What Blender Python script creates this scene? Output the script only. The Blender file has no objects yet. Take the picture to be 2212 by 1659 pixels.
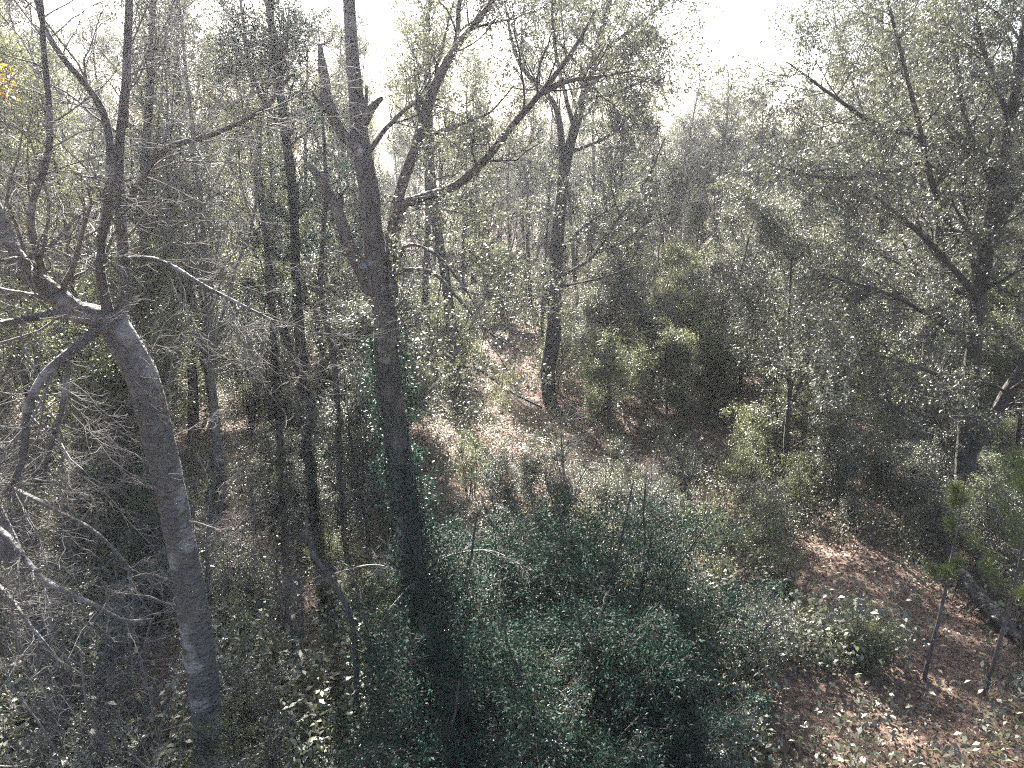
import bpy, math, random
import numpy as np
from mathutils import Vector, Matrix
R = math.radians
rng = np.random.default_rng(11)
random.seed(11)
sc = bpy.context.scene
col = sc.collection

# ------------------------------------------------------------------ camera
PITCH, CAMH, FPX, CW, CH = R(17.0), 8.0, 1534.0, 2212.0, 1659.0
cd = bpy.data.cameras.new("camera"); cam = bpy.data.objects.new("camera", cd); col.objects.link(cam)
cd.sensor_width = 36.0; cd.lens = 36.0 * FPX / CW; cd.clip_start = 0.1; cd.clip_end = 3000
cam.location = (0, 0, CAMH); cam.rotation_euler = (R(90) - PITCH, 0, 0)
sc.camera = cam
# ------------------------------------------------------------------ sky and sun
SUN_EL, SUN_AZ = R(38), R(-17)          # azimuth measured from +Y towards +X
w = bpy.data.worlds.new("World"); sc.world = w; w.use_nodes = True
nt = w.node_tree; bg = nt.nodes["Background"]
sk = nt.nodes.new("ShaderNodeTexSky"); sk.sky_type = 'NISHITA'; sk.sun_disc = False
sk.sun_elevation = SUN_EL; sk.sun_rotation = SUN_AZ; sk.dust_density = 3.0; sk.air_density = 1.0; sk.ozone_density = 1.0
nt.links.new(sk.outputs[0], bg.inputs[0]); bg.inputs[1].default_value = 0.055
sl = bpy.data.lights.new("sun", 'SUN'); sun = bpy.data.objects.new("sun", sl); col.objects.link(sun)
sl.energy = 5.0; sl.angle = R(0.5); sl.color = (1.0, 0.965, 0.90)
sd = Vector((math.sin(SUN_AZ) * math.cos(SUN_EL), math.cos(SUN_AZ) * math.cos(SUN_EL), math.sin(SUN_EL)))
sun.rotation_euler = sd.to_track_quat('Z', 'Y').to_euler(); sun.location = sd * 60
vs = sc.view_settings; vs.view_transform = 'Standard'; vs.look = 'None'; vs.gamma = 1; vs.use_curve_mapping = False
vs.exposure = 3.0
cy = sc.cycles
cy.max_bounces = 6; cy.diffuse_bounces = 3; cy.glossy_bounces = 2; cy.transmission_bounces = 3; cy.volume_bounces = 1
cy.use_denoising = False; cy.denoiser = 'OPENIMAGEDENOISE'; cy.denoising_input_passes = 'RGB_ALBEDO_NORMAL'; cy.denoising_prefilter = 'NONE'; cy.sample_clamp_indirect = 4.0; cy.caustics_reflective = False; cy.caustics_refractive = False
cy.filter_width = 1.1
sc.render.use_persistent_data = False

# ------------------------------------------------------------------ helpers
def gz(x, y):
    """height of the ground"""
    return (0.22 * np.sin(x * 0.23 + 1.3) * np.cos(y * 0.19) + 0.12 * np.sin(x * 0.61 + y * 0.47)
            + 0.05 * np.sin(x * 1.7 - y * 1.3) + 0.03 * np.sin(x * 2.9 + y * 3.3))
SP, CP = math.sin(PITCH), math.cos(PITCH)
def at(u, v, Y):
    """the point at forward distance Y seen at (u, v) of a 2212 x 1659 picture"""
    x, d = (u - CW / 2) / FPX, (v - CH / 2) / FPX
    k = Y / (CP - d * SP)
    return np.array([x * k, Y, CAMH + (-SP - d * CP) * k])
def on_ground(u, v):
    x, d = (u - CW / 2) / FPX, (v - CH / 2) / FPX
    k = CAMH / (SP + d * CP); return np.array([x * k, (CP - d * SP) * k])
def seen(x, y, z):
    """picture position of a world point"""
    f = y * CP - (z - CAMH) * SP; up = y * SP + (z - CAMH) * CP
    return CW / 2 + FPX * x / f, CH / 2 - FPX * up / f

def unit(v): return v / np.maximum(np.linalg.norm(v, axis=-1, keepdims=True), 1e-9)
def resample(pts, rad, K, wob=0.0):
    """smooth polyline through pts, K points"""
    pts = np.array(pts, float); rad = np.array(rad, float); n = len(pts)
    d = np.r_[0, np.cumsum(np.linalg.norm(np.diff(pts, axis=0), axis=1))]; t = np.linspace(0, d[-1], K)
    m = np.gradient(pts, d, axis=0) if n > 2 else np.repeat((pts[1:] - pts[:1]) / d[-1], 2, 0)
    i = np.clip(np.searchsorted(d, t, 'right') - 1, 0, n - 2); h = (d[i + 1] - d[i])[:, None]; s = ((t - d[i])[:, None]) / h
    P = ((2*s**3 - 3*s**2 + 1) * pts[i] + (s**3 - 2*s**2 + s) * h * m[i] + (-2*s**3 + 3*s**2) * pts[i+1] + (s**3 - s**2) * h * m[i+1])
    if wob: P[1:] += np.cumsum(rng.normal(0, wob, (K - 1, 3)), 0) * 0.5
    return P, np.interp(t, d, rad)

class Geo:
    """collects tubes and leaves of one mesh"""
    def __init__(s): s.v, s.f, s.n, s.tone = [], [], 0, []
    def tubes(s, P, Rr, S, cap=False, rough=0.0):
        P = np.asarray(P, float); Rr = np.asarray(Rr, float)
        if P.ndim == 2: P, Rr = P[None], Rr[None]
        N, K, _ = P.shape
        T = unit(np.gradient(P, axis=1)); ref = np.where(np.abs(T[:, :1, 2:]) > 0.8, [[[1.0, 0, 0]]], [[[0, 0, 1.0]]])
        A = unit(np.cross(T, np.broadcast_to(ref, T.shape))); B = np.cross(T, A)
        th = np.linspace(0, 2 * np.pi, S, endpoint=False)
        rr = np.repeat(Rr[:, :, None], S, 2)
        if rough: 
            ph = rng.uniform(0, 6.28, (N, 1, 1)); z = np.arange(K)[None, :, None]
            rr = rr * (1 + rough * np.sin(2 * th + ph + z * .21) + rough * .7 * np.sin(3 * th - z * .33 + ph) + rng.normal(0, rough * .45, (N, K, S)))
        V = P[:, :, None, :] + rr[..., None] * (np.cos(th)[None, None, :, None] * A[:, :, None, :] + np.sin(th)[None, None, :, None] * B[:, :, None, :])
        V = V.reshape(-1, 3); i = np.arange(N)[:, None, None] * K * S + np.arange(K - 1)[None, :, None] * S
        a = i + np.arange(S)[None, None]; b = i + (np.arange(S) + 1)[None, None] % S
        F = np.stack([a, b, b + S, a + S], -1).reshape(-1, 4) + s.n
        s.v.append(V); s.f.append(F); s.n += len(V); s.tone.append(np.repeat(rng.random(N), K * S))
    def leaves(s, C, axis, nrm, L, wr=0.42, tone=None):
        N = len(C)
        if N == 0: return
        side = unit(np.cross(axis, nrm)); nrm = np.cross(side, axis); L = L[:, None]
        fold = nrm * L * 0.07
        V = np.stack([C, C + axis * L * .48 + side * L * wr * .5 + fold, C + axis * L - nrm * L * .10, C + axis * L * .48 - side * L * wr * .5 + fold], 1)
        F = np.arange(N * 4).reshape(-1, 4) + s.n
        s.v.append(V.reshape(-1, 3)); s.f.append(F); s.n += N * 4
        s.tone.append(np.repeat(rng.random(N) if tone is None else tone, 4))
    def mesh(s, name, mat, smooth=False):
        V = np.concatenate(s.v).astype(np.float32); F = np.concatenate(s.f).astype(np.int32)
        m = bpy.data.meshes.new(name); m.vertices.add(len(V)); m.vertices.foreach_set('co', V.ravel())
        m.loops.add(F.size); m.loops.foreach_set('vertex_index', F.ravel())
        m.polygons.add(len(F)); m.polygons.foreach_set('loop_start', np.arange(0, F.size, 4, dtype=np.int32))
        m.polygons.foreach_set('loop_total', np.full(len(F), 4, np.int32))
        if smooth: m.polygons.foreach_set('use_smooth', np.ones(len(F), bool))
        at_ = m.attributes.new('tone', 'FLOAT', 'POINT'); at_.data.foreach_set('value', np.concatenate(s.tone).astype(np.float32))
        m.update(calc_edges=True); m.materials.append(mat)
        return m

def grow(P, Rr, n, L, ang, K=6, wander=.25, up=.1, rr=.5, t0=.3, t1=1.0, rmin=.003, lt=.5, flat=0.0, tip=.3):
    """n children on every parent branch; L is a length in metres"""
    N, KP, _ = P.shape; idx = np.repeat(np.arange(N), n); M = len(idx)
    t = rng.uniform(t0, t1, M) * (KP - 1); i = np.minimum(t.astype(int), KP - 2); fr = (t - i)[:, None]
    C = P[idx, i] * (1 - fr) + P[idx, i + 1] * fr; T = unit(P[idx, i + 1] - P[idx, i])
    rad = Rr[idx, i] * (1 - fr[:, 0]) + Rr[idx, i + 1] * fr[:, 0]
    q = rng.normal(size=(M, 3)); q[:, 2] *= (1 - flat); q = unit(q - (q * T).sum(1, keepdims=True) * T)
    a = rng.uniform(ang[0], ang[1], M)[:, None]; d = np.cos(a) * T + np.sin(a) * q
    ln = L * (1 - lt * t / (KP - 1)) * rng.uniform(.55, 1.25, M); step = (ln / (K - 1))[:, None]
    O = np.empty((M, K, 3)); O[:, 0] = C
    for k in range(1, K):
        d = unit(d + rng.normal(0, wander, (M, 3)) + np.array([0, 0, up])); O[:, k] = O[:, k - 1] + d * step
    r0 = np.maximum(rad * rr * rng.uniform(.7, 1.1, M), rmin)
    return O, r0[:, None] * np.linspace(1, tip, K)[None]

def leaf_twigs(g, P, n, size, t0=.15, wr=.42, spread=.05, droop=.0, upn=.5, toneshift=0.0):
    """n leaves along every twig"""
    N, K, _ = P.shape; idx = np.repeat(np.arange(N), n); M = len(idx)
    t = rng.uniform(t0, 1, M) * (K - 1); i = np.minimum(t.astype(int), K - 2); fr = (t - i)[:, None]
    C = P[idx, i] * (1 - fr) + P[idx, i + 1] * fr + rng.normal(0, spread, (M, 3)); T = unit(P[idx, i + 1] - P[idx, i])
    ax = unit(T * .7 + rng.normal(size=(M, 3)) * .8 + np.array([0, 0, -droop])); nr = unit(rng.normal(size=(M, 3)) * .8 + np.array([0, 0, upn * 2.2]))
    tw = rng.random(N)[idx] * .6 + rng.random(M) * .4
    g.leaves(C, ax, nr, size * rng.uniform(.65, 1.3, M), wr, np.clip(tw + toneshift, 0, 1))

# ------------------------------------------------------------------ materials
def newmat(name):
    m = bpy.data.materials.new(name); m.use_nodes = True; n = m.node_tree
    b = n.nodes['Principled BSDF']; return m, n, b, n.nodes['Material Output']
def ramp(n, stops):
    r = n.nodes.new('ShaderNodeValToRGB'); e = r.color_ramp.elements
    while len(e) < len(stops): e.new(0.5)
    for k, (p, c) in enumerate(stops): e[k].position = p; e[k].color = (*c, 1)
    return r
def leafmat(name, stops, rough=.38, spec=.5, trans=.3, tcol=(.20, .24, .05)):
    m, n, b, out = newmat(name)
    a = n.nodes.new('ShaderNodeAttribute'); a.attribute_name = 'tone'
    oi = n.nodes.new('ShaderNodeObjectInfo')
    mx = n.nodes.new('ShaderNodeMath'); mx.operation = 'MULTIPLY_ADD'; mx.inputs[1].default_value = .3
    n.links.new(oi.outputs['Random'], mx.inputs[0])
    ml = n.nodes.new('ShaderNodeMath'); ml.operation = 'MULTIPLY'; ml.inputs[1].default_value = .7
    n.links.new(a.outputs['Fac'], ml.inputs[0]); n.links.new(ml.outputs[0], mx.inputs[2])
    r = ramp(n, stops); n.links.new(mx.outputs[0], r.inputs[0]); n.links.new(r.outputs[0], b.inputs['Base Color'])
    b.inputs['Roughness'].default_value = rough; b.inputs['Specular IOR Level'].default_value = spec * 1.6
    t = n.nodes.new('ShaderNodeBsdfTranslucent'); mm = n.nodes.new('ShaderNodeMix'); mm.data_type = 'RGBA'
    mm.inputs[0].default_value = .5; n.links.new(r.outputs[0], mm.inputs[6]); mm.inputs[7].default_value = (*tcol, 1)
    n.links.new(mm.outputs[2], t.inputs[0])
    ms = n.nodes.new('ShaderNodeMixShader'); ms.inputs[0].default_value = trans
    n.links.new(b.outputs[0], ms.inputs[1]); n.links.new(t.outputs[0], ms.inputs[2]); n.links.new(ms.outputs[0], out.inputs[0])
    return m
def barkmat(name, c0, c1, lichen=None, lf=.55, scale=6, rough=.85, bump=.5, zs=.3):
    m, n, b, out = newmat(name); tc = n.nodes.new('ShaderNodeTexCoord'); mp = n.nodes.new('ShaderNodeMapping')
    mp.inputs['Scale'].default_value = (1, 1, zs); n.links.new(tc.outputs['Object'], mp.inputs[0])
    no = n.nodes.new('ShaderNodeTexNoise'); no.inputs['Scale'].default_value = scale * 4; no.inputs['Detail'].default_value = 6; no.inputs['Roughness'].default_value = .7
    n.links.new(mp.outputs[0], no.inputs[0]); r = ramp(n, [(.35, c0), (.65, c1)]); n.links.new(no.outputs[0], r.inputs[0])
    src = r.outputs[0]
    if lichen:
        n2 = n.nodes.new('ShaderNodeTexNoise'); n2.inputs['Scale'].default_value = scale * .9; n2.inputs['Detail'].default_value = 5; n.links.new(tc.outputs['Object'], n2.inputs[0])
        r2 = ramp(n, [(lf, (0, 0, 0)), (lf + .08, (1, 1, 1))]); n.links.new(n2.outputs[0], r2.inputs[0])
        mi = n.nodes.new('ShaderNodeMix'); mi.data_type = 'RGBA'; n.links.new(r2.outputs[0], mi.inputs[0]); n.links.new(src, mi.inputs[6]); mi.inputs[7].default_value = (*lichen, 1); src = mi.outputs[2]
    n.links.new(src, b.inputs['Base Color']); b.inputs['Roughness'].default_value = rough
    bu = n.nodes.new('ShaderNodeBump'); bu.inputs['Strength'].default_value = bump; bu.inputs['Distance'].default_value = .05
    vo = n.nodes.new('ShaderNodeTexVoronoi'); vo.inputs['Scale'].default_value = scale * 5; n.links.new(mp.outputs[0], vo.inputs[0])
    ad = n.nodes.new('ShaderNodeMath'); n.links.new(no.outputs[0], ad.inputs[0]); n.links.new(vo.outputs[0], ad.inputs[1])
    n.links.new(ad.outputs[0], bu.inputs['Height']); n.links.new(bu.outputs[0], b.inputs['Normal'])
    return m
GREY_GREEN = [(0, (.032, .034, .026)), (.45, (.058, .062, .045)), (.8, (.095, .098, .066)), (1, (.145, .138, .08))]
M = dict(
    oak=leafmat('glossy_oak_leaf', GREY_GREEN, .52, .9, .30, (.23, .24, .13)),
    light=leafmat('yellow_green_leaf', [(0, (.052, .062, .024)), (.5, (.090, .104, .040)), (1, (.16, .165, .065))], .52, .8, .38, (.27, .29, .10)),
    dark=leafmat('blue_green_flare_leaf', [(0, (.006, .020, .014)), (.6, (.012, .036, .025)), (1, (.028, .055, .035))], .6, .08, .12, (.03, .09, .045)),  # on the bush, the teal of a lens-flare ghost put into the leaf colour
    vine=leafmat('vine_leaf', [(0, (.018, .044, .030)), (.6, (.032, .074, .048)), (1, (.055, .11, .06))], .5, .3, .2, (.03, .10, .05)),
    cover=leafmat('ground_cover_leaf', [(0, (.05, .056, .03)), (.5, (.085, .094, .048)), (.9, (.13, .135, .07)), (1, (.2, .14, .08))], .52, .85, .26, (.20, .215, .10)),
    litter=leafmat('dry_leaf', [(0, (.075, .046, .035)), (.4, (.14, .092, .070)), (.8, (.22, .155, .125)), (1, (.33, .26, .22))], .5, .35, .12, (.28, .17, .11)),
    yellow=leafmat('autumn_leaf', [(0, (.26, .14, .03)), (.5, (.36, .26, .05)), (1, (.22, .26, .05))], .45, .4, .4, (.5, .34, .05)),
    needle=leafmat('pine_needle', [(0, (.05, .07, .02)), (1, (.12, .145, .035))], .45, .4, .25, (.2, .26, .05)),
    grey=barkmat('pale_grey_bark', (.085, .079, .073), (.20, .19, .178), (.36, .35, .34), .54, 2.6, .8, 1.6, 1.8),
    twig=barkmat('pale_twig_bark', (.07, .063, .057), (.17, .155, .143), None, .5, 6, .85, .2),
    brown=barkmat('rough_brown_bark', (.055, .045, .041), (.17, .145, .135), (.32, .34, .34), .61, 3.2, .9, 1.4, .35),
    dbark=barkmat('dark_bark', (.028, .024, .022), (.075, .064, .058), None, .5, 5, .9, .8),
    wood=barkmat('broken_wood', (.35, .22, .13), (.60, .42, .28), None, .5, 8, .8, .5),
    dead=barkmat('weathered_dead_wood', (.16, .14, .12), (.38, .34, .30), None, .5, 5, .8, .7),
)

# ------------------------------------------------------------------ scene objects
def tag(o, label, cat, group=None, kind=None):
    if label: o['label'] = label
    if cat: o['category'] = cat
    if group: o['group'] = group
    if kind: o['kind'] = kind
    return o
def link(name, mesh, parent=None, loc=None):
    o = bpy.data.objects.new(name, mesh); col.objects.link(o)
    if parent: o.parent = parent
    if loc is not None: o.location = loc
    return o
def root(name, loc, label=None, cat=None, group=None):
    o = bpy.data.objects.new(name, None); o.empty_display_size = .3; col.objects.link(o); o.location = loc
    return tag(o, label, cat, group)
KIDS = {}
def part(name, geo_or_mesh, mat, parent, smooth=False):
    m = geo_or_mesh if isinstance(geo_or_mesh, bpy.types.Mesh) else geo_or_mesh.mesh(name, mat, smooth)
    o = link(name, m, parent); KIDS.setdefault(parent.name, []).append(o); return o
def copy_thing(src, loc, rz=0, s=1.0, tilt=(0, 0)):
    r = src.copy(); col.objects.link(r); r.location = loc; r.rotation_euler = (tilt[0], tilt[1], rz); r.scale = (s, s, s)
    for ch in KIDS[src.name]:
        c = ch.copy(); col.objects.link(c); c.parent = r; KIDS.setdefault(r.name, []).append(c)
    return r

# ================================================================== the setting
def build_ground():
    a = np.r_[-400, -250, -150, -100, -70, -50, np.arange(-40, 40.1, .5), 50, 70, 100, 150, 250, 400]
    b = np.r_[-60, -30, -15, np.arange(-6, 60.1, .5), 70, 85, 100, 130, 170, 230, 300, 400]
    X, Y = np.meshgrid(a, b); Z = gz(X, Y); V = np.stack([X, Y, Z], -1).reshape(-1, 3)
    nx, ny = len(a), len(b); i = (np.arange(ny - 1)[:, None] * nx + np.arange(nx - 1)[None]).ravel()
    F = np.stack([i, i + 1, i + nx + 1, i + nx], -1)
    m, n, bs, out = newmat('forest_floor')
    tc = n.nodes.new('ShaderNodeTexCoord')
    no = n.nodes.new('ShaderNodeTexNoise'); no.inputs['Scale'].default_value = 9; no.inputs['Detail'].default_value = 8; no.inputs['Roughness'].default_value = .75
    vo = n.nodes.new('ShaderNodeTexVoronoi'); vo.inputs['Scale'].default_value = 14
    for t in (no, vo): n.links.new(tc.outputs['Object'], t.inputs[0])
    r = ramp(n, [(0, (.04, .028, .02)), (.45, (.11, .07, .048)), (.7, (.20, .13, .09)), (1, (.34, .23, .16))])
    mm = n.nodes.new('ShaderNodeMath'); mm.operation = 'MULTIPLY_ADD'; mm.inputs[1].default_value = .45
    n.links.new(vo.outputs['Color'], mm.inputs[0]); n.links.new(no.outputs[0], mm.inputs[2])
    m2 = n.nodes.new('ShaderNodeMath'); m2.operation = 'SUBTRACT'; m2.inputs[1].default_value = .2; n.links.new(mm.outputs[0], m2.inputs[0])
    n.links.new(m2.outputs[0], r.inputs[0]); n.links.new(r.outputs[0], bs.inputs['Base Color']); bs.inputs['Roughness'].default_value = .9
    bu = n.nodes.new('ShaderNodeBump'); bu.inputs['Distance'].default_value = .05; n.links.new(m2.outputs[0], bu.inputs['Height']); n.links.new(bu.outputs[0], bs.inputs['Normal'])
    g = Geo(); g.v, g.f, g.n, g.tone = [V], [F], len(V), [np.zeros(len(V))]
    tag(link('ground', g.mesh('ground', m, True)), 'brown forest floor of soil and dry leaves', None, None, 'structure')
build_ground()

def scatter_in_view(n, y0, y1, pw=1.6, xr=.82):
    """points on the ground inside the view, denser near the camera"""
    y = y0 + (y1 - y0) * rng.random(n) ** pw; x = rng.uniform(-xr, xr, n) * (y + 2); return x, y
# open patches of bare leaf litter, as places on the ground: (x, y, half width, half depth)
def patch(u0, v0, u1, v1):
    a, b = on_ground((u0 + u1) / 2, v0), on_ground((u0 + u1) / 2, v1); um = on_ground(u1, (v0 + v1) / 2)[0] - on_ground(u0, (v0 + v1) / 2)[0]
    m = on_ground((u0 + u1) / 2, (v0 + v1) / 2); return (m[0], (a[1] + b[1]) / 2, abs(um) / 2 * .85, abs(a[1] - b[1]) / 2 * .85)
OPEN = [patch(1850, 1230, 2230, 1440), patch(1680, 1150, 1930, 1290), patch(1880, 1440, 2120, 1659), patch(270, 1370, 410, 1560), patch(1030, 730, 1180, 860),
        patch(1080, 880, 1160, 1000), patch(620, 1300, 720, 1400), patch(440, 1120, 560, 1200), patch(1480, 930, 1640, 1030), patch(1950, 1300, 2212, 1500)]
def openness(x, y):
    o = np.zeros_like(x)
    for (px, py, sx, sy) in OPEN:
        d = ((x - px) / (sx * 1.05)) ** 2 + ((y - py) / (sy * 1.05)) ** 2; o = np.maximum(o, np.clip(1.5 - d, 0, 1))
    return o

BOX = [(1700, 1180, 1930, 1290), (1880, 1440, 2120, 1659), (270, 1370, 410, 1560), (1040, 740, 1170, 850), (620, 1300, 720, 1400), (440, 1120, 560, 1200), (1950, 1300, 2212, 1500), (1640, 1460, 2260, 1760)]
def blocks(x, y, zs):
    """would something this tall hide one of the open patches of leaf litter?"""
    o = np.zeros(np.shape(x), bool)
    for z in zs:
        u, v = seen(x, y, z)
        for (a, b_, c, d) in BOX: o |= (a - 10 < u) & (u < c + 10) & (b_ < v) & (v < d)
    return o

def build_litter():
    g = Geo(); x, y = scatter_in_view(230000, 3.5, 46, 1.5); op = openness(x, y)
    keep = rng.random(len(x)) < (.45 + .55 * op); x, y = x[keep], y[keep]; N = len(x)
    ax = rng.normal(size=(N, 3)); ax[:, 2] = np.abs(ax[:, 2]) * .5; nr = rng.normal(size=(N, 3)) * .55 + [0, 0, 1]
    g.leaves(np.stack([x, y, gz(x, y) + rng.uniform(.005, .05, N)], -1), unit(ax), unit(nr), rng.uniform(.045, .10, N) * (.62 + y / 32), .5)
    tag(link('leaf_litter', g.mesh('leaf_litter', M['litter'])), 'dry tan leaves strewn over the forest floor', None, None, 'stuff')
build_litter()

def build_cover():
    g = Geo(); x, y = scatter_in_view(88000, 4, 70, 1.35); op = openness(x, y)
    n1 = np.sin(x * .8 + 2) * np.sin(y * .7 + x * .3) + .6 * np.sin(x * 1.9 - y * 1.1)
    keep = (rng.random(len(x)) < .22 + .78 * (op < .3)) & (n1 > -1.1) & (~blocks(x, y, (.1, .35, .6)) | (rng.random(len(x)) < .12)); x, y = x[keep], y[keep]; N = len(x)
    P0 = np.stack([x, y, gz(x, y)], -1)[:, None]; h = (rng.uniform(.15, .7, N) + .55 * np.clip(n1[keep], 0, 1) * rng.random(N))[:, None, None] * (1 + y / 45)[:, None, None]
    d = unit(rng.normal(0, .35, (N, 1, 3)) + [0, 0, 1]); P = P0 + d * h * np.linspace(0, 1, 4)[None, :, None]; P[:, 1:] += rng.normal(0, .04, (N, 3, 3))
    g2 = Geo()
    close = y < 12; near = (y < 26) & ~close
    leaf_twigs(g, P[close], 20, .034, .15, .45, .07, .1, .8); leaf_twigs(g, P[near], 15, .062, .15, .45, .09, .1, .8); leaf_twigs(g, P[~near], 10, .11, .15, .5, .18, .1, .8)
    tag(link('ground_cover', g.mesh('ground_cover', M['cover'])), 'low leafy undergrowth covering the forest floor', None, None, 'stuff')
build_cover()

# ================================================================== prototypes
LAB = []      # (object, kind) to be labelled at the end
def proto_shrub(name, h, wd, nst, leafm, size, nleaf, barkm):
    r = root(name, (0, 0, -50)); g = Geo(); f = Geo()
    a = rng.uniform(0, 6.28, nst); b = np.stack([np.cos(a), np.sin(a), a * 0], -1) * rng.uniform(.02, .25, nst)[:, None]
    K = 7; d = unit(b * 2.2 * wd / h + [0, 0, 1.0]); P = np.empty((nst, K, 3)); P[:, 0] = b; ln = h * rng.uniform(.6, 1.1, nst)
    for k in range(1, K): d = unit(d + rng.normal(0, .16, (nst, 3)) + [0, 0, .04]); P[:, k] = P[:, k-1] + d * (ln / (K - 1))[:, None]
    Rr = (.012 + .008 * h * rng.uniform(.5, 1, nst))[:, None] * np.linspace(1, .35, K)[None]
    g.tubes(P, Rr, 5)
    B, rb = grow(P, Rr, 13, h * .42, (.5, 1.25), 5, .22, .06, .5, .08, 1, .004); g.tubes(B, rb, 3)
    C, rc = grow(B, rb, 6, h * .2, (.4, 1.2), 4, .3, .02, .6, .2, 1, .003); g.tubes(C, rc, 3)
    if nleaf: leaf_twigs(f, C, nleaf, size, .1, .42, .05, .1, .5)
    part('stems', g, barkm, r)
    if nleaf: part('foliage', f, leafm, r)
    return r
def proto_tree(name, H, r0, crown0, spread, leafm, size, nleaf, barkm, lean=.06, nb=26, up=.10, n2=7, n3=6, sides=9, fork=2, gap=.0, twl=.45, flat=.6):
    """trunk, limbs and a crown of leafy twigs"""
    r = root(name, (0, 0, -50)); g = Geo(); tw = Geo(); f = Geo()
    K = 16; pts = [np.zeros(3)]; d = np.array([rng.normal(0, lean), rng.normal(0, lean), 1.0])
    for k in range(1, K): d = unit(d + np.r_[rng.normal(0, lean, 2), .08]); pts.append(pts[-1] + d * H / (K - 1))
    T = np.array(pts)[None]; rt = (r0 * np.r_[1.25, np.linspace(1, .16, K - 1)])[None]
    g.tubes(T, rt, sides, rough=.05)
    F_, rf = grow(T, rt, fork, H * .5, (.25, .55), 10, .09, .06, .62, .3, .6, .02, .3); g.tubes(F_, rf, 6, rough=.04)
    L, rl = grow(T, rt, nb, spread, (.75, 1.35), 7, .16, up, .42, crown0, .99, .012, .55); g.tubes(L, rl, 5)
    L2, rl2 = grow(F_, rf, nb // 3, spread * .7, (.5, 1.2), 7, .16, up, .5, .25, 1, .012, .4); g.tubes(L2, rl2, 5)
    A = np.concatenate([L, L2]); ra = np.concatenate([rl, rl2])
    B, rb = grow(A, ra, n2, spread * .38, (.4, 1.1), 5, .2, up * .3, .5, .2, 1, .006, .4, flat); tw.tubes(B, rb, 3)
    if gap: 
        k = rng.random(len(B)) > gap; B, rb = B[k], rb[k]
    C, rc = grow(B, rb, n3, twl, (.4, 1.2), 4, .28, .02, .6, .2, 1, .004, .2, flat); tw.tubes(C, rc, 3)
    if nleaf: leaf_twigs(f, C, int(nleaf * 1.5), size * .95, .1, .42, .05, .15, .5)
    part('trunk', g, barkm, r, True); part('branches', tw, barkm, r)
    if nleaf: part('crown', f, leafm, r)
    return r

shrubs = [proto_shrub('leafy_shrub', 2.0, .9, 6, M['oak'], .047, 20, M['dbark']),
          proto_shrub('leafy_shrub', 2.8, 1.1, 7, M['oak'], .052, 18, M['dbark']),
          proto_shrub('leafy_shrub', 1.5, .9, 6, M['light'], .044, 20, M['dbark']),
          proto_shrub('leafy_shrub', 2.4, .8, 6, M['light'], .048, 18, M['dbark'])]
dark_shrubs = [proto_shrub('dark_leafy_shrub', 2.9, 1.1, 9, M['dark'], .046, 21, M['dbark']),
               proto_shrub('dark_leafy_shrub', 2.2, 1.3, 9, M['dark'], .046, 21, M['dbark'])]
bare = [proto_shrub('bare_twiggy_shrub', 2.2, 1.0, 7, None, 0, 0, M['twig']), proto_shrub('bare_twiggy_shrub', 3.2, 1.0, 6, None, 0, 0, M['twig'])]
under = [proto_tree('understory_tree', 6.2, .07, .12, 1.9, M['oak'], .08, 7, M['dbark'], .08, 20, .03, 10, 6, 6, 3),
         proto_tree('understory_tree', 5.0, .06, .10, 1.8, M['light'], .08, 7, M['dbark'], .08, 18, .03, 10, 6, 6, 3),
         proto_tree('understory_tree', 7.5, .09, .14, 2.1, M['oak'], .08, 7, M['dbark'], .07, 22, .03, 10, 6, 6, 3),
         proto_tree('understory_tree', 6.5, .08, .12, 1.9, M['light'], .08, 7, M['dbark'], .07, 20, .04, 10, 6, 6, 3)]
tall = [proto_tree('forest_tree', 15, .17, .28, 3.0, M['oak'], .085, 6, M['dbark'], .04, 42, .14, 8, 7, 8, 3, .08, .5),
        proto_tree('forest_tree', 17, .20, .34, 3.2, M['oak'], .085, 6, M['brown'], .035, 42, .14, 8, 7, 8, 3, .1, .5),
        proto_tree('forest_tree', 13, .14, .20, 2.6, M['light'], .085, 6, M['dbark'], .05, 38, .16, 8, 7, 8, 2, .08, .5)]
slender = [proto_tree('slim_tree', 14, .10, .40, 1.9, M['oak'], .08, 6, M['dbark'], .035, 26, .12, 8, 6, 7, 1, .1, .45),
           proto_tree('slim_tree', 12, .075, .5, 1.7, M['light'], .08, 6, M['dbark'], .05, 22, .12, 8, 6, 7, 1, .1, .45),
           proto_tree('slim_tree', 15, .12, .45, 2.0, M['oak'], .08, 6, M['brown'], .03, 26, .12, 8, 6, 7, 2, .1, .45)]
bare_tall = [proto_tree('bare_tree', 12, .10, .3, 2.4, None, 0, 0, M['twig'], .05, 30, .25, 7, 4, 7, 3, 0, .5),
             proto_tree('bare_tree', 9, .08, .25, 2.2, None, 0, 0, M['twig'], .06, 28, .2, 7, 4, 7, 3, 0, .5)]
USED = set()
def place(protos, i, x, y, rz=None, s=1.0, tilt=.05):
    p = protos[i % len(protos)]; loc = (float(x), float(y), float(gz(x, y)) - .04)
    rz = rng.uniform(0, 6.28) if rz is None else rz; tl = tuple(rng.normal(0, tilt, 2))
    if p.name in USED: o = copy_thing(p, loc, rz, s, tl)
    else: USED.add(p.name); o = p; o.location = loc; o.rotation_euler = (tl[0], tl[1], rz); o.scale = (s, s, s)
    LAB.append(o); return o

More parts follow.
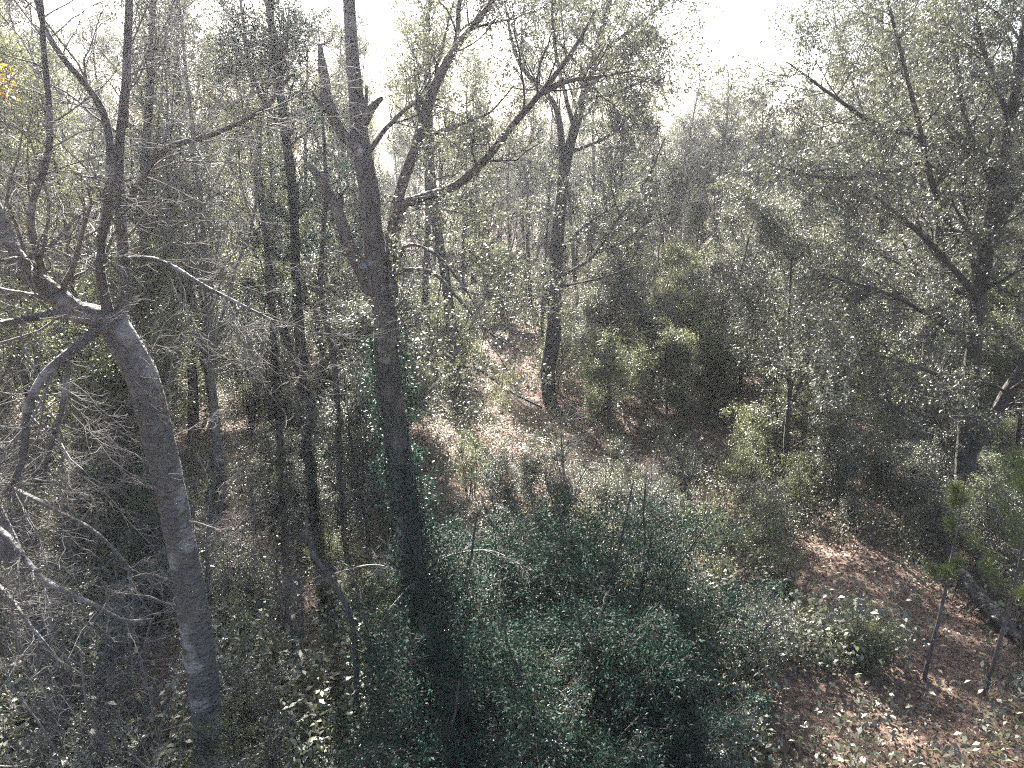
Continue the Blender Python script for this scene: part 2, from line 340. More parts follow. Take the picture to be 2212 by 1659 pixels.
# ================================================================== the trees the photograph shows one by one
def hero(name, base, label, cat, limbs, barkm, twigm, leafm, spec, smooth=True):
    """limbs: (part name, [(u, v, Y, radius) ...], sides) traced in space; spec: how the twigs and leaves grow"""
    b = Vector((float(base[0]), float(base[1]), float(base[2]))); r = root(name, b, label, cat)
    off = np.array(b); ws = []
    for lb in limbs:
        nm, pts, S = lb[:3]; own = lb[3] if len(lb) > 3 else None
        W_ = [p if len(p) == 4 and isinstance(p[0], str) else (*at(p[0], p[1], p[2]), p[3]) for p in pts]
        Pq = np.array([q[:3] for q in W_]) - off; Rq = [q[3] for q in W_]
        K = max(10, int(np.sum(np.linalg.norm(np.diff(Pq, axis=0), axis=1)) / .12)); P, rr = resample(Pq, Rq, K, .006)
        g = Geo(); g.tubes(P, rr, S, rough=.05 if max(Rq) > .06 else 0); part(nm, g, barkm, r, smooth); ws.append((nm, P, rr, own))
    tw = Geo(); f = Geo()
    for (nm, P, rr, own) in ws:
        sp = spec.get(nm) if own is None else own
        if not sp: continue
        for s_ in (sp if isinstance(sp, list) else [sp]):
            B, rb = grow(P[None], rr[None], s_['n'], s_['L'], s_.get('ang', (.5, 1.2)), 8, s_.get('wander', .16), s_.get('up', .05), s_.get('rr', .4), s_.get('t0', .2), 1, .008, s_.get('lt', .3), s_.get('flat', 0))
            tw.tubes(B, rb, 5)
            C, rc = grow(B, rb, s_['n2'], s_['L'] * s_.get('r2', .45), (.4, 1.1), 6, .22, s_.get('up', .05), .55, .15, 1, .004, .35, s_.get('flat', 0)); tw.tubes(C, rc, 4)
            D, rd = grow(C, rc, s_['n3'], s_['L'] * s_.get('r3', .22), (.4, 1.2), 5, .28, 0, .6, .15, 1, .0026, .2); tw.tubes(D, rd, 3)
            if s_.get('leaf'): leaf_twigs(f, D, s_['leaf'], s_.get('size', .06), .1, .42, .04, .15, .4)
    if tw.n: part('branches', tw, twigm, r)
    if f.n: part('crown', f, leafm, r)
    return r, ws
def ground_base(u, Y):
    """foot of a trunk: forward distance Y, picture column u at its foot"""
    k = at(u, 1400, Y); x = k[0]
    v = 1400
    for _ in range(12):
        x = at(u, v, Y)[0]; z = gz(x, Y); v = seen(x, Y, z)[1]
    return np.array([x, Y, z]), v

# --- leaning grey tree, lower left
b, v = ground_base(472, 7.4)
hero('bare_grey_tree', b, 'leafless pale grey tree with thick scaly trunk and heavy limb reaching left', 'tree', [
    ('trunk', [(472, v + 30, 7.4, .21), (462, 1659, 7.4, .185), (425, 1380, 7.4, .175), (385, 1150, 7.45, .17), (340, 950, 7.45, .165), (290, 780, 7.5, .16), (235, 690, 7.5, .15)], 16),
    ('limb', [(262, 735, 7.5, .13), (225, 690, 7.5, .14), (170, 675, 7.4, .12), (120, 640, 7.2, .105), (60, 590, 7.0, .095), (20, 540, 6.8, .09), (-10, 470, 6.7, .085), (-80, 330, 6.6, .06)], 12),
    ('limb', [(225, 700, 7.45, .06), (150, 762, 7.1, .05), (85, 820, 6.9, .045), (55, 880, 6.8, .04), (42, 1000, 6.7, .035), (5, 1080, 6.6, .028)], 9),
    ('limb', [(150, 765, 7.1, .03), (140, 860, 7.0, .028), (112, 960, 7.0, .024), (100, 1010, 7.0, .02)], 8),
    ('limb', [(250, 720, 7.5, .09), (268, 640, 7.55, .07), (262, 520, 7.6, .055), (255, 330, 7.7, .05), (268, 200, 7.8, .045), (280, -60, 7.9, .03)], 9),
    ('limb', [(240, 700, 7.5, .06), (215, 560, 7.4, .05), (235, 420, 7.4, .045), (225, 250, 7.4, .035), (95, 60, 7.3, .025), (60, -60, 7.3, .02)], 8),
    ('limb', [(258, 470, 7.6, .035), (360, 320, 7.6, .03), (460, 290, 7.5, .026), (560, 240, 7.4, .02), (640, 150, 7.3, .012)], 7),
    ('limb', [(262, 560, 7.6, .03), (340, 560, 7.4, .025), (450, 620, 7.2, .02), (590, 690, 7.0, .013)], 7),
    ('limb', [(100, 620, 7.2, .04), (70, 450, 7.0, .035), (110, 330, 7.0, .03), (100, 120, 7.0, .025), (90, -40, 7.0, .02)], 8),
    ('limb', [(170, 680, 7.4, .045), (110, 680, 7.0, .04), (50, 690, 6.7, .036), (0, 700, 6.5, .03), (-60, 680, 6.3, .02)], 8),
  ], M['grey'], M['twig'], M['oak'], {
    'limb': dict(n=13, L=1.7, n2=7, n3=5, wander=.17, up=.0, flat=.3, t0=.15, r2=.42, r3=.18, rr=.3), 'trunk': dict(n=16, L=1.2, rr=.10, n2=6, n3=5, t0=.45, wander=.2, up=-.01, r2=.4)})
# --- second grey stem at the left edge
b, v = ground_base(125, 8.0)
hero('bare_grey_tree', b, 'shorter grey leafless trunk leaning at the left edge with bright drooping twigs', 'tree', [
    ('trunk', [(150, v + 20, 8.0, .13), (112, 1480, 8.0, .125), (75, 1360, 8.0, .12), (30, 1210, 8.0, .115), (-30, 1080, 8.0, .11), (-120, 900, 8.0, .10)], 12),
    ('limb', [(-40, 1120, 7.9, .035), (20, 1165, 7.3, .034), (90, 1250, 6.9, .03), (190, 1300, 6.6, .022), (280, 1340, 6.5, .016), (330, 1335, 6.5, .01)], 8),
    ('limb', [(-60, 1250, 7.9, .03), (20, 1290, 7.2, .025), (60, 1350, 7.0, .02), (110, 1410, 6.9, .012)], 7),
    ('limb', [(-60, 1000, 8, .035), (50, 1060, 7.5, .03), (130, 1100, 7.2, .026), (215, 1150, 7.0, .02), (290, 1230, 6.9, .012)], 7),
  ], M['grey'], M['twig'], M['oak'], {'limb': dict(n=14, L=.9, n2=6, n3=5, wander=.2, up=0, r2=.45, r3=.22)})
# --- big forked tree in the middle
b, v = ground_base(905, 11.2)
Lf = dict(n=8, L=1.7, n2=6, n3=5, leaf=14, size=.056, up=.04, t0=.35, r2=.5, r3=.26)
hero('forked_tree', b, 'big forked tree with rough lichened trunk and snapped-off limbs in the middle', 'tree', [
    ('trunk', [(905, v + 20, 11.2, .26), (893, 1300, 11.2, .235), (880, 1100, 11.2, .215), (850, 900, 11.2, .195), (832, 760, 11.2, .19), (828, 680, 11.2, .20), (812, 610, 11.2, .18), (805, 530, 11.2, .16), (795, 430, 11.2, .145), (775, 310, 11.25, .14), (768, 230, 11.3, .115), (755, 100, 11.4, .10), (748, -20, 11.5, .09), (740, -300, 11.6, .05)], 16),
    ('limb', [(825, 665, 11.2, .15), (785, 590, 11.1, .115), (752, 520, 11.0, .10), (722, 440, 11.0, .085), (690, 385, 10.95, .07), (662, 352, 10.9, .05)], 12, dict(n=5, L=.5, n2=4, n3=3, t0=.3)),
    ('limb', [(772, 320, 11.2, .10), (735, 280, 11.2, .085), (710, 220, 11.1, .08), (697, 150, 11.1, .075), (690, 95, 11.1, .035)], 11, dict(n=4, L=.5, n2=4, n3=3, t0=.3)),
    ('limb', [(770, 290, 11.25, .085), (788, 262, 11.2, .075), (808, 230, 11.1, .06), (828, 212, 11.0, .03)], 10, False),
    ('limb', [(775, 255, 11.2, .04), (792, 222, 11.2, .03), (792, 185, 11.2, .018)], 8, False),
    ('limb', [(730, 470, 11, .05), (735, 440, 11, .045), (738, 425, 11, .03)], 8, False),
    ('limb', [(840, 640, 11.25, .14), (843, 560, 11.4, .105), (850, 470, 11.5, .10), (865, 400, 11.5, .09), (890, 330, 11.5, .085), (915, 245, 11.6, .08), (935, 190, 11.6, .07), (975, 110, 11.6, .055), (1030, 40, 11.6, .045), (1085, -40, 11.6, .03)], 12),
    ('limb', [(858, 450, 11.5, .085), (900, 432, 11.3, .075), (985, 402, 11.1, .065), (1040, 355, 10.9, .06), (1110, 270, 10.7, .05), (1180, 190, 10.6, .04), (1240, 110, 10.5, .03), (1290, 20, 10.4, .015)], 10),
    ('limb', [(1165, 205, 10.6, .035), (1230, 175, 10.4, .03), (1300, 165, 10.3, .022), (1380, 150, 10.2, .012)], 8),
    ('limb', [(930, 195, 11.6, .05), (985, 90, 11.7, .04), (990, 20, 11.7, .035), (1005, -60, 11.7, .02)], 8),
    ('limb', [(795, 330, 11.2, .045), (840, 270, 11.3, .035), (895, 225, 11.4, .025), (950, 215, 11.5, .012)], 8),
    ('limb', [(860, 500, 11.4, .04), (880, 440, 11.3, .03), (960, 420, 11, .02)], 7),
    ('limb', [(846, 600, 11.3, .05), (880, 530, 11.2, .03), (930, 545, 11.0, .024), (985, 600, 10.9, .02), (1040, 690, 10.8, .012)], 7),
    ('limb', [(842, 600, 11.3, .05), (870, 585, 11.1, .035), (925, 585, 11.0, .03), (985, 640, 10.8, .025), (1060, 720, 10.6, .02), (1130, 760, 10.5, .01)], 7),
  ], M['brown'], M['dbark'], M['oak'], {'limb': Lf})
bpy.data.objects['forked_tree']['group'] = 'trees standing in the wood'
# vines up its trunk
def vine_on(rname, limb_pts, rad, label_part, n, size, matl, ln=.45):
    r = bpy.data.objects[rname]; off = np.array(r.location); W_ = np.array([at(*p) for p in limb_pts]) - off
    P, _ = resample(W_, np.ones(len(W_)), 60); g = Geo(); f = Geo()
    for q in range(7):
        ph = rng.uniform(0, 6.28); tt = np.linspace(0, 1, 60); aa = ph + tt * rng.uniform(-4, 4); rr_ = rad * (1.12 + .2 * rng.random()) 
        S_ = P + np.stack([np.cos(aa) * rr_, np.sin(aa) * rr_, 0 * aa], -1) + rng.normal(0, .006, P.shape); g.tubes(S_, np.linspace(.018, .006, 60), 4)
        B, rb = grow(S_[None], np.full((1, 60), .012), n, ln, (.6, 1.5), 5, .35, -.05, .6, 0, .98, .004, .5); g.tubes(B, rb, 3)
        leaf_twigs(f, B, 16, size, .05, .6, .05, .2, .3)
    v_ = part('vine', f, matl, r); s_ = part('stem', g, M['dbark'], v_)
vine_on('forked_tree', [(905, 1480, 11.2), (893, 1300, 11.2), (880, 1100, 11.2), (862, 960, 11.2)], .25, 'vine', 64, .055, M['vine'], .7)
vine_on('forked_tree', [(880, 1100, 11.2), (850, 900, 11.2), (836, 720, 11.2)], .22, 'vine', 30, .055, M['vine'], .4)

# --- dark trunks standing behind
BT = dict(n=12, L=1.5, n2=6, n3=4, up=.06, wander=.13, r2=.45)
def trunk_tree(base_uY, label, pts, limbs, leafm, lf, name='slender_tree', barkm=None, twm=None):
    b, v = ground_base(*base_uY); pts = [(base_uY[0], v + 8, base_uY[1], pts[0][3] * 1.2)] + pts
    return hero(name, b, label, 'tree', [('trunk', pts, 11)] + [('limb', *(l if isinstance(l, tuple) else (l, 7))) for l in limbs], barkm or M['dbark'], twm or M['dbark'], leafm, lf)
Lt = dict(n=30, L=2.0, n2=6, n3=6, leaf=9, size=.08, up=.1, t0=.55); Ll = dict(n=8, L=1.3, n2=6, n3=5, leaf=9, size=.075, up=.04, t0=.3)
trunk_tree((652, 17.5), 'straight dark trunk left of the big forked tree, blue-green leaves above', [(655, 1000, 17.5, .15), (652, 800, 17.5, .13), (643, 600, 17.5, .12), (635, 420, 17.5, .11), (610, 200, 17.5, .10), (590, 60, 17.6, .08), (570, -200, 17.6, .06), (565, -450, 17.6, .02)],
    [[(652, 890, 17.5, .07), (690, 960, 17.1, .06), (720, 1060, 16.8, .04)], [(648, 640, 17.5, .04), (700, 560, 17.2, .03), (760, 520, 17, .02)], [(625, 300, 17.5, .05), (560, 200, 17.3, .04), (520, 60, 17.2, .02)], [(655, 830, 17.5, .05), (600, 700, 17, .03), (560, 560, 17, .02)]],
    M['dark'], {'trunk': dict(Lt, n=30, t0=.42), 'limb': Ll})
trunk_tree((1000, 23), 'slightly bent dark trunk just right of the big forked tree', [(990, 860, 23, .22), (975, 720, 23, .18), (962, 600, 23, .16), (945, 500, 23, .15), (930, 330, 23, .13), (925, 150, 23, .10), (930, -100, 23, .05)],
    [[(985, 800, 23, .08), (930, 840, 20, .07), (880, 890, 18, .06)], [(985, 790, 23, .07), (1040, 800, 21, .06), (1110, 850, 20, .04), (1170, 880, 19.5, .03)]],
    M['light'], {'trunk': dict(Lt, n=26), 'limb': dict(Ll, n=5)})
trunk_tree((918, 26), 'thin upright dark stem between the forked tree and the bent trunk', [(918, 800, 26, .14), (917, 600, 26, .12), (922, 500, 26, .11), (920, 300, 26, .09), (918, 50, 26, .04)], [],
    M['oak'], {'trunk': dict(Lt, n=22)})
trunk_tree((1190, 24), 'tall two-stemmed tree right of centre with leafy crown open to the white sky', [(1188, 870, 24, .27), (1195, 700, 24, .24), (1200, 560, 24, .22), (1210, 430, 24, .20), (1225, 330, 24, .17), (1262, 200, 24, .14), (1290, 100, 24, .10), (1330, -60, 24, .06), (1340, -200, 24, .02)],
    [[(1210, 440, 24, .14), (1215, 330, 23.8, .12), (1200, 230, 23.6, .09), (1120, 130, 23.2, .06), (1090, 0, 23, .03)], [(1255, 220, 24, .08), (1330, 200, 23.5, .06), (1400, 170, 23, .03)], [(1240, 280, 24, .08), (1200, 100, 24, .05), (1190, -50, 24, .03)],
     [(1285, 120, 24, .07), (1370, 60, 23.6, .05), (1460, -10, 23.2, .03)], [(1230, 330, 24, .07), (1320, 290, 23.5, .05), (1380, 230, 23, .03)], [(1200, 560, 24, .06), (1250, 500, 23, .05), (1330, 440, 22, .03)],
     ([(1205, 600, 24, .06), (1290, 545, 22.5, .05), (1340, 470, 22, .042), (1400, 390, 21.6, .03), (1440, 300, 21.4, .014)], 7, BT), ([(1285, 548, 22.5, .042), (1350, 520, 22, .034), (1400, 480, 21.6, .024), (1480, 450, 21.4, .012)], 6, BT),
     ([(1205, 620, 24, .045), (1300, 600, 22.5, .035), (1420, 560, 22, .014)], 6, BT), ([(1340, 470, 22, .03), (1320, 400, 22, .022), (1340, 300, 22, .012)], 6, BT)],
    M['oak'], {'trunk': dict(Lt, n=40, L=2.6, t0=.6, leaf=12), 'limb': dict(Ll, n=15, L=2.0, leaf=14, size=.08)}, 'two_stemmed_tree')
trunk_tree((335, 16.5), 'dark thin trunk just behind the leaning grey tree', [(340, 820, 16.5, .13), (325, 700, 16.5, .12), (312, 560, 16.5, .10), (308, 430, 16.5, .09), (320, 200, 16.5, .08), (330, -50, 16.5, .04)], [[(310, 520, 16.5, .05), (370, 440, 16, .04), (430, 400, 16, .02)]],
    M['oak'], {'trunk': dict(Lt, n=30, t0=.4), 'limb': Ll})
trunk_tree((418, 21), 'dark upright trunk between the grey tree and the straight trunk', [(415, 800, 21, .14), (405, 640, 21, .12), (395, 480, 21, .11), (385, 250, 21, .09), (380, -50, 21, .05)], [], M['oak'], {'trunk': dict(Lt, n=32, t0=.35)})
trunk_tree((735, 14), 'slender crooked stem close against the left of the forked tree', [(735, 1000, 14, .07), (722, 760, 14, .06), (700, 640, 14, .05), (712, 420, 14, .04), (705, 200, 14, .02)], [], M['oak'], {'trunk': dict(n=14, L=1.0, n2=5, n3=5, leaf=8, size=.06, t0=.5)})
# --- big leafy trees on the right
Lr = dict(n=16, L=1.9, n2=6, n3=6, leaf=13, size=.066, up=.03, t0=.2, flat=.55)
trunk_tree((2065, 15.2), 'large leafy tree at the right with dark trunk dividing low down', [(2078, 1080, 15.2, .24), (2090, 950, 15.2, .20), (2100, 800, 15.2, .17), (2115, 650, 15.2, .15), (2140, 480, 15.2, .13), (2170, 330, 15.2, .12), (2200, 150, 15.2, .09), (2230, -80, 15.2, .05)],
    [[(2085, 1000, 15.2, .14), (2130, 930, 14.9, .13), (2180, 840, 14.7, .12), (2230, 760, 14.6, .10), (2330, 560, 14.5, .06)],
     [(2110, 640, 15.2, .08), (2040, 560, 14.8, .06), (1960, 480, 14.5, .045), (1860, 400, 14.2, .02)],
     [(2120, 600, 15.2, .08), (2020, 420, 15, .06), (1980, 260, 14.9, .05), (1930, 60, 14.8, .035), (1900, -60, 14.7, .02)],
     [(2000, 300, 14.9, .06), (1900, 270, 14.6, .045), (1780, 190, 14.3, .03), (1700, 130, 14.1, .012)],
     [(1985, 350, 14.9, .05), (1870, 380, 14.5, .04), (1760, 380, 14.2, .03), (1660, 350, 14, .012)],
     [(2105, 760, 15.2, .07), (2030, 700, 14.4, .05), (1930, 640, 13.8, .04), (1800, 600, 13.3, .02)],
     [(2100, 850, 15.2, .06), (2000, 800, 14.2, .045), (1880, 770, 13.5, .03), (1760, 760, 13, .015)],
     [(2150, 430, 15.2, .07), (2080, 250, 15, .05), (2060, 80, 15, .03)], [(2180, 260, 15.2, .06), (2120, 80, 15, .04), (2100, -60, 15, .02)],
     [(2130, 560, 15.2, .07), (2200, 420, 14.6, .05), (2290, 300, 14.2, .02)], [(2100, 900, 15.2, .05), (2010, 900, 14.4, .04), (1900, 880, 13.8, .015)]],
    M['oak'], {'trunk': dict(Lr, n=22, t0=.35), 'limb': Lr}, 'large_leafy_tree')
trunk_tree((2018, 19), 'dark trunk half hidden behind the large leafy tree', [(2010, 860, 19, .2), (2008, 740, 19, .18), (2030, 560, 19, .16), (2035, 400, 19, .13), (2040, 200, 19, .1), (2040, -80, 19, .05)],
    [[(2030, 560, 19, .07), (1940, 440, 18.5, .05), (1850, 340, 18, .03)], [(2035, 420, 19, .07), (1960, 280, 18.5, .05), (1900, 100, 18.2, .03)]], M['oak'], {'trunk': dict(Lt, n=36, L=2.6, t0=.3), 'limb': dict(Lr, size=.08)}, 'leafy_tree')
# ================================================================== saplings, shrubs and the wood behind
RES = []
def free(x, y, d):
    for (a, b_) in RES:
        if (a - x) ** 2 + (b_ - y) ** 2 < d * d: return False
    RES.append((x, y)); return True
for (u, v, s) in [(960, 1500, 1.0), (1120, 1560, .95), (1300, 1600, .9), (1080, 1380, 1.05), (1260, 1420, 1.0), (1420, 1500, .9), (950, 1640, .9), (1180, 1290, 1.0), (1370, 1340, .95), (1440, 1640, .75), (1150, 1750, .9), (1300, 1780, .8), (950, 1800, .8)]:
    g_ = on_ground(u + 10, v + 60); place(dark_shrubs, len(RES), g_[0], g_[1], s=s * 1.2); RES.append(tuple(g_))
k = 0
def fill(protos, tries, y0, y1, dist, smin, smax, ok, pw=1.0, cap=999, xr=.80):
    n = 0
    for _ in range(tries):
        if n >= cap: break
        y = y0 + (y1 - y0) * rng.random() ** pw; x = rng.uniform(-xr, xr) * (y + 2)
        if not ok(x, y): continue
        if openness(np.array([x]), np.array([y]))[0] > .25: continue
        if not free(x, y, dist * (1 + y / 60)): continue
        place(protos, int(rng.integers(len(protos))), x, y, s=rng.uniform(smin, smax)); n += 1
    return n
def uvg(x, y): return seen(x, y, 0.0)
HERO_U = [(652, 17.5, 60), (1000, 23, 50), (918, 26, 30), (1190, 24, 75), (335, 16.5, 45), (418, 21, 40), (2065, 15.2, 70), (860, 11.2, 80)]
def clear(x, y, h=3.0):
    u = seen(x, y, h)[0]
    return not any(abs(u - a) < b_ + 600 / y and y < c for (a, c, b_) in HERO_U)
def ok_near(x, y):
    u, v = uvg(x, y); return not (640 < u < 1000 and v > 1450) and not (1750 < u and v > 1250 and rng.random() < .85) and not (u > 1550 and v > 1500)
def ok_tall(x, y):
    u, v = uvg(x, y)
    if not clear(x, y): return False
    if 1380 < u < 1700: return False
    if u < 640: return y > 17
    if u < 960: return y > 42 and rng.random() < .5
    if 1000 < u < 1100: return y > 60
    return u > 1800 and y > 22
def ok_under(x, y):
    u, v = uvg(x, y)
    if not clear(x, y): return False
    if u < 1000 and rng.random() < .55: return False
    if blocks(x, y, (.5, 2, 3.5)): return False
    if 1000 < u < 1250 and y < 34: return False
    if u > 1250: return y > 20 or (u > 1650 and y > 17)
    if u < 1000: return y > 12
    return y > 30
print('bare tall', fill(bare_tall, 900, 9.5, 50, 2.5, .8, 1.1, lambda x, y: uvg(x, y)[0] < 560 or y > 30, 1.0, 26))
print('tall', fill(tall, 4000, 14, 80, 2.2, .8, 1.1, ok_tall, 1.0, 34, .95))
print('tall behind', fill(tall, 2000, 30, 75, 2.0, .85, 1.1, lambda x, y: uvg(x, y)[0] < 700, 1.0, 26))
print('slender', fill(slender, 2000, 12, 45, 1.4, .8, 1.1, lambda x, y: clear(x, y) and ((uvg(x, y)[0] < 800 and (y > 26 or not 640 < seen(x, y, 6)[0] < 900)) or (y > 30 and not 1350 < uvg(x, y)[0] < 1700)), 1.0, 60))
print('middle tall', fill([tall[2], tall[0]], 4000, 36, 85, 1.6, .58, .84, lambda x, y: uvg(x, y)[0] > 960 and not 1330 < uvg(x, y)[0] < 1430, 1.0, 110))
print('understory', fill(under, 8000, 13, 70, 1.25, .55, .95, ok_under, .9, 230))
RES.clear()
print('near shrubs', fill(shrubs, 3000, 6, 17, .75, .45, .85, lambda x, y: ok_near(x, y) and not blocks(x, y, (.1, .7, 1.2)), 1.0, 120))
print('mid shrubs', fill(shrubs, 4000, 16, 42, .9, .7, 1.3, lambda x, y: (clear(x, y, 1.0) or rng.random() < .3) and not blocks(x, y, (.1, 1.0, 1.8)), 1.1, 178))
print('bare shrubs', fill(bare, 900, 6.5, 16, .5, .6, 1.0, lambda x, y: uvg(x, y)[0] < 640 or (uvg(x, y)[0] < 1450 and uvg(x, y)[1] < 1150), 1.0, 30))

# ------------------------------------------------------------------ the wood far behind, one mass
def far_wood():
    g = Geo(); tw = Geo(); N = 420
    y = rng.uniform(82, 330, N); x = rng.uniform(-.9, .9, N) * y; h = rng.uniform(9, 13, N) + np.where(x / y < -.12, 4, 0) 
    P = np.stack([np.stack([x, y, gz(x, y)], -1) + np.array([0, 0, 1]) * (h * t)[:, None] for t in np.linspace(0, 1, 6)], 1); P[:, 1:] += rng.normal(0, .3, (N, 5, 3))
    Rr = (.18 * np.ones(N))[:, None] * np.linspace(1, .3, 6)[None]; g.tubes(P, Rr, 4)
    B, rb = grow(P, Rr, 16, 3.2, (.3, 1.1), 5, .15, .15, .5, .25, 1, .04, .5); g.tubes(B, rb, 3)
    C, rc = grow(B, rb, 4, 1.5, (.3, 1.0), 4, .2, .15, .5, .25, 1, .025, .3); g.tubes(C, rc, 3)
    f = Geo(); leaf_twigs(f, C, 9, .26, .1, .5, .3, .1, .3)
    a = tag(link('distant_woods_foliage', f.mesh('distant_woods', M['light'])), 'hazy far-off wood rising to the skyline', None, None, 'stuff')
    b_ = link('distant_branches', g.mesh('distant_branches', M['twig']), a)
far_wood()

# ================================================================== single small things
def log_thing(name, pts, rads, label, matl, twigs=10, S=9, tl=.6):
    W_ = np.array(pts); base = W_[0].copy(); P, rr = resample(W_ - base, rads, 24, .008); r = root(name, base, label, 'log' if max(rads) > .05 else 'branch')
    g = Geo(); g.tubes(P, rr, S, rough=.06); part('stem', g, matl, r, True)
    if twigs:
        t = Geo(); B, rb = grow(P[None], rr[None], twigs, tl, (.5, 1.2), 6, .2, .1, .4, .2, 1, .006); t.tubes(B, rb, 4); C, rc = grow(B, rb, 3, tl * .5, (.5, 1.2), 5, .2, .1, .5, .2, 1, .004); t.tubes(C, rc, 3); part('twigs', t, matl, r)
    return r
def gp(u, v, h=.08):
    q = on_ground(u, v); return np.array([q[0], q[1], gz(q[0], q[1]) + h])
log_thing('fallen_tree', [gp(2030, 1210, .5), gp(2090, 1290, .35), gp(2150, 1345, .22), gp(2240, 1420, .15), gp(2330, 1500, .12)], [.07, .12, .13, .12, .10], 'dark fallen trunk lying across brown leaves at the right edge', M['dbark'], 14, 10, .8)
log_thing('fallen_log', [gp(590, 1690, .12), gp(650, 1610, .15), gp(705, 1550, .28)], [.075, .065, .045], 'pale grey fallen log slanting up from the bottom edge left of the dark bush', M['dead'], 8)
log_thing('fallen_branch', [gp(490, 1640, .1), gp(560, 1620, .2), gp(640, 1600, .25), gp(690, 1570, .2)], [.02, .02, .018, .01], 'thin pale fallen branch beside the pale grey log', M['dead'], 8, 6, .4)
log_thing('fallen_branch', [gp(455, 1510, .08), gp(400, 1520, .12), gp(330, 1535, .1)], [.022, .02, .012], 'straight pale stick lying on sunlit leaves by the grey trunk', M['dead'], 2, 6, .3)
log_thing('fallen_branch', [gp(500, 1175, .2), gp(560, 1165, .3), gp(620, 1150, .35)], [.04, .035, .02], 'dark fallen branch in front of the straight dark trunk', M['dbark'], 4, 6, .5)
log_thing('fallen_branch', [gp(900, 1190, .5), gp(980, 1185, .6), gp(1090, 1180, .5)], [.04, .035, .02], 'dark horizontal dead branch behind the dark green bush', M['dbark'], 4, 6, .5)
# a leaning crooked stem beside the bush
b, v = ground_base(765, 8.6)
hero('crooked_sapling', b, 'crooked bare sapling winding up left of the dark green bush', 'sapling', [('trunk', [(765, v, 8.6, .045), (768, 1450, 8.6, .042), (750, 1320, 8.6, .04), (705, 1240, 8.6, .035), (670, 1190, 8.6, .03), (660, 1100, 8.6, .015)], 8)],
     M['brown'], M['dbark'], None, {'trunk': dict(n=9, L=.7, n2=5, n3=4, t0=.3, wander=.2)})
# tangle of pale twigs over the bush
for (u, v_, Y, lab) in [(1020, 1540, 7.6, 'pinkish dead bough of fanning twigs lying over the dark green bush'), (1210, 1430, 8.3, 'grey arching dead bough at the middle of the dark green bush'), (900, 1250, 9.6, 'drooping leafless tangle beside the vine-clad trunk')]:
    c = at(u, v_, Y); hero('dead_bough', c, lab, 'branch', [('stem', [(u - 60, v_ + 70, Y, .022), (u, v_, Y, .02), (u + 70, v_ - 50, Y - .1, .016), (u + 160, v_ - 60, Y - .2, .012), (u + 240, v_ - 20, Y - .2, .007)], 6),
        ('stem', [(u, v_, Y, .018), (u - 90, v_ - 30, Y, .013), (u - 180, v_ - 10, Y, .008)], 6)], M['dead'], M['twig'], None, {'stem': dict(n=11, L=.75, n2=6, n3=4, t0=.1, wander=.2, up=0, r2=.45)})

# --- pine sapling at the right
def pine(u, v, Y, hgt, label, nbr=18, ln=.9):
    x = at(u, v, Y)[0]; b = np.array([x, Y, gz(x, Y)]); r = root('pine_sapling', b, label, 'sapling')
    P, rr = resample(np.array([[0, 0, 0], [.03, 0, hgt * .5], [-.02, .02, hgt]]), [.035, .025, .008], 14, .01); g = Geo(); g.tubes(P, rr, 8); part('trunk', g, M['brown'], r, True)
    B, rb = grow(P[None], rr[None], nbr, ln, (.8, 1.3), 6, .1, .08, .5, .45, 1, .006, .6); t = Geo(); t.tubes(B, rb, 4); part('branches', t, M['brown'], r)
    f = Geo(); C = B; N = len(C); m = 260; idx = np.repeat(np.arange(N), m); tt = rng.uniform(.35, 1, len(idx)) * 5; i = np.minimum(tt.astype(int), 4); fr = (tt - i)[:, None]
    c = C[idx, i] * (1 - fr) + C[idx, i + 1] * fr; T = unit(C[idx, i + 1] - C[idx, i]); ax = unit(T * .8 + rng.normal(0, .6, (len(idx), 3)))
    f.leaves(c, ax, unit(rng.normal(size=(len(idx), 3))), rng.uniform(.14, .24, len(idx)), .035); part('needles', f, M['needle'], r)
pine(2035, 1280, 9.6, 3.5, 'small bright green pine sapling with tufts of needles at the right', 7, .35)
pine(2190, 1230, 9.2, 3.8, 'fuller pine sapling at the right edge with drooping long needles', 26, 1.25)
# --- yellow leaved sapling at the left edge
b = np.array([at(-30, 900, 9.5)[0], 9.5, 0.]); b[2] = gz(b[0], b[1])
hero('yellow_leaved_sapling', b, 'slim tree holding yellow and orange autumn leaves at the left edge', 'tree', [('trunk', [(-40, 1500, 9.5, .07), (-45, 800, 9.5, .06), (-60, 300, 9.5, .04), (-50, 40, 9.5, .02)], 8),
    ('limb', [(-80, 330, 9.5, .03), (-55, 230, 9.4, .02), (-30, 150, 9.3, .01)], 6)], M['dbark'], M['dbark'], M['yellow'], {'limb': dict(n=9, L=.5, n2=5, n3=4, leaf=4, size=.07)})

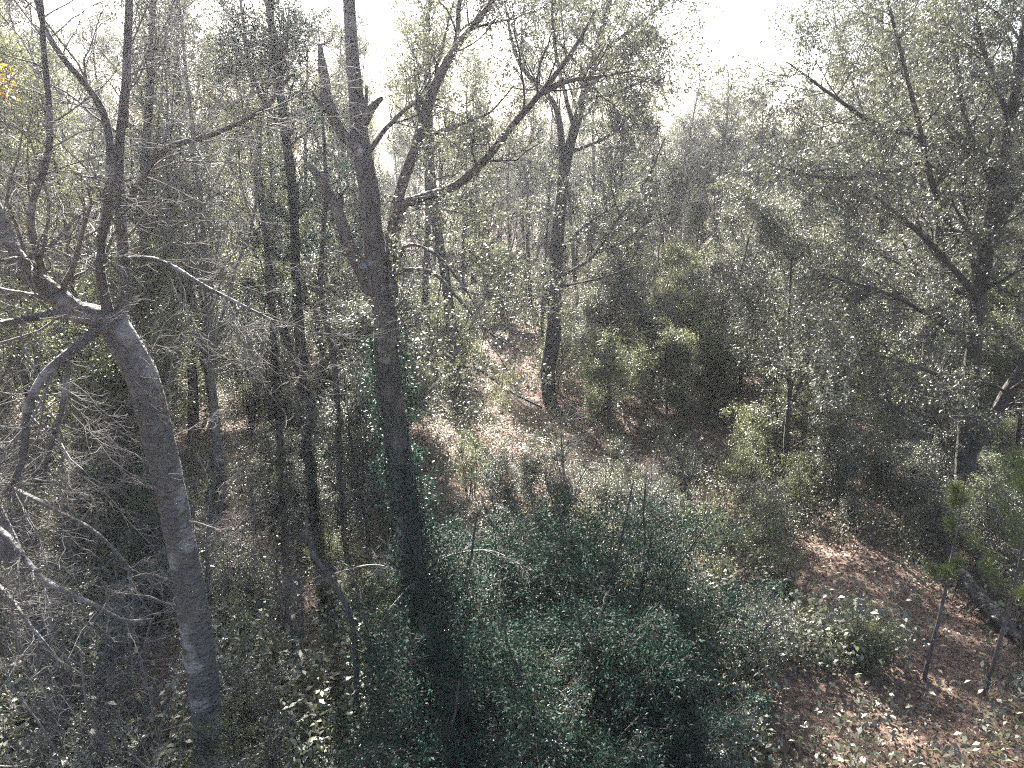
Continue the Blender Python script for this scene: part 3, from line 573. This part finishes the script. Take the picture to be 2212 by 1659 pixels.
# ================================================================== haze
bpy.ops.mesh.primitive_cube_add(size=1, location=(0, 170, 14)); hz = bpy.context.object; hz.name = 'haze'; hz.scale = (820, 480, 32)
hm = bpy.data.materials.new('haze'); hm.use_nodes = True; n = hm.node_tree; n.nodes.remove(n.nodes['Principled BSDF'])
pv = n.nodes.new('ShaderNodeVolumePrincipled'); pv.inputs['Density'].default_value = .0008; pv.inputs['Color'].default_value = (.93, .95, 1, 1); pv.inputs['Anisotropy'].default_value = .6
n.links.new(pv.outputs[0], n.nodes['Material Output'].inputs['Volume']); hz.data.materials.append(hm); tag(hz, 'pale haze hanging in the air among the trees', None, None, 'stuff')

# ================================================================== labels for the repeats
ORD = ['nearest', 'second nearest', 'third nearest', 'fourth nearest', 'fifth nearest', 'sixth nearest', 'seventh nearest', 'eighth nearest', 'ninth nearest', 'tenth nearest']
KIND = {'leafy_shrub': ('leafy green shrub', 'shrub', 'leafy shrubs of the undergrowth'), 'dark_leafy_shrub': ('dark green shrub tinted with flare teal', 'shrub', 'dark green shrubs massed at the bottom'),
        'bare_twiggy_shrub': ('leafless twiggy shrub', 'shrub', 'leafless shrubs'), 'understory_tree': ('small evergreen tree', 'tree', 'small evergreen trees under the tall ones'),
        'slim_tree': ('slim high-crowned tree', 'tree', 'slim upright trees of the wood'), 'forest_tree': ('tall leafy tree', 'tree', 'tall leafy trees of the wood'), 'bare_tree': ('tall leafless tree', 'tree', 'leafless trees of the wood')}
ZONES = [(200, 'at the left margin beside the grey leaning trunk'), (480, 'between the grey leaning trunk and the straight dark trunk'), (640, 'just left of the straight dark trunk'), (820, 'between the straight dark trunk and the forked tree'),
         (1000, 'behind the forked tree and the bent trunk'), (1180, 'between the bent trunk and the two-stemmed tree'), (1400, 'just right of the two-stemmed tree'), (1650, 'under the open white sky'), (1900, 'left of the large leafy tree'), (9999, 'beside the large leafy tree at the right')]
bk = {}
for o in LAB:
    nm = o.name.split('.')[0]; u, v = seen(o.location.x, o.location.y, o.location.z)
    z = next(i for i, (m_, _) in enumerate(ZONES) if u < m_); bk.setdefault((nm, z), []).append(o)
for (nm, z), os_ in bk.items():
    os_.sort(key=lambda o: o.location.y); kd, cat, grp = KIND[nm]
    for i, o in enumerate(os_):
        rank = ORD[i] if i < len(ORD) else 'far-off'
        tag(o, f'{rank} {kd} {ZONES[z][1]}', cat, grp)
print('things', len(LAB), 'objects', len(bpy.data.objects))
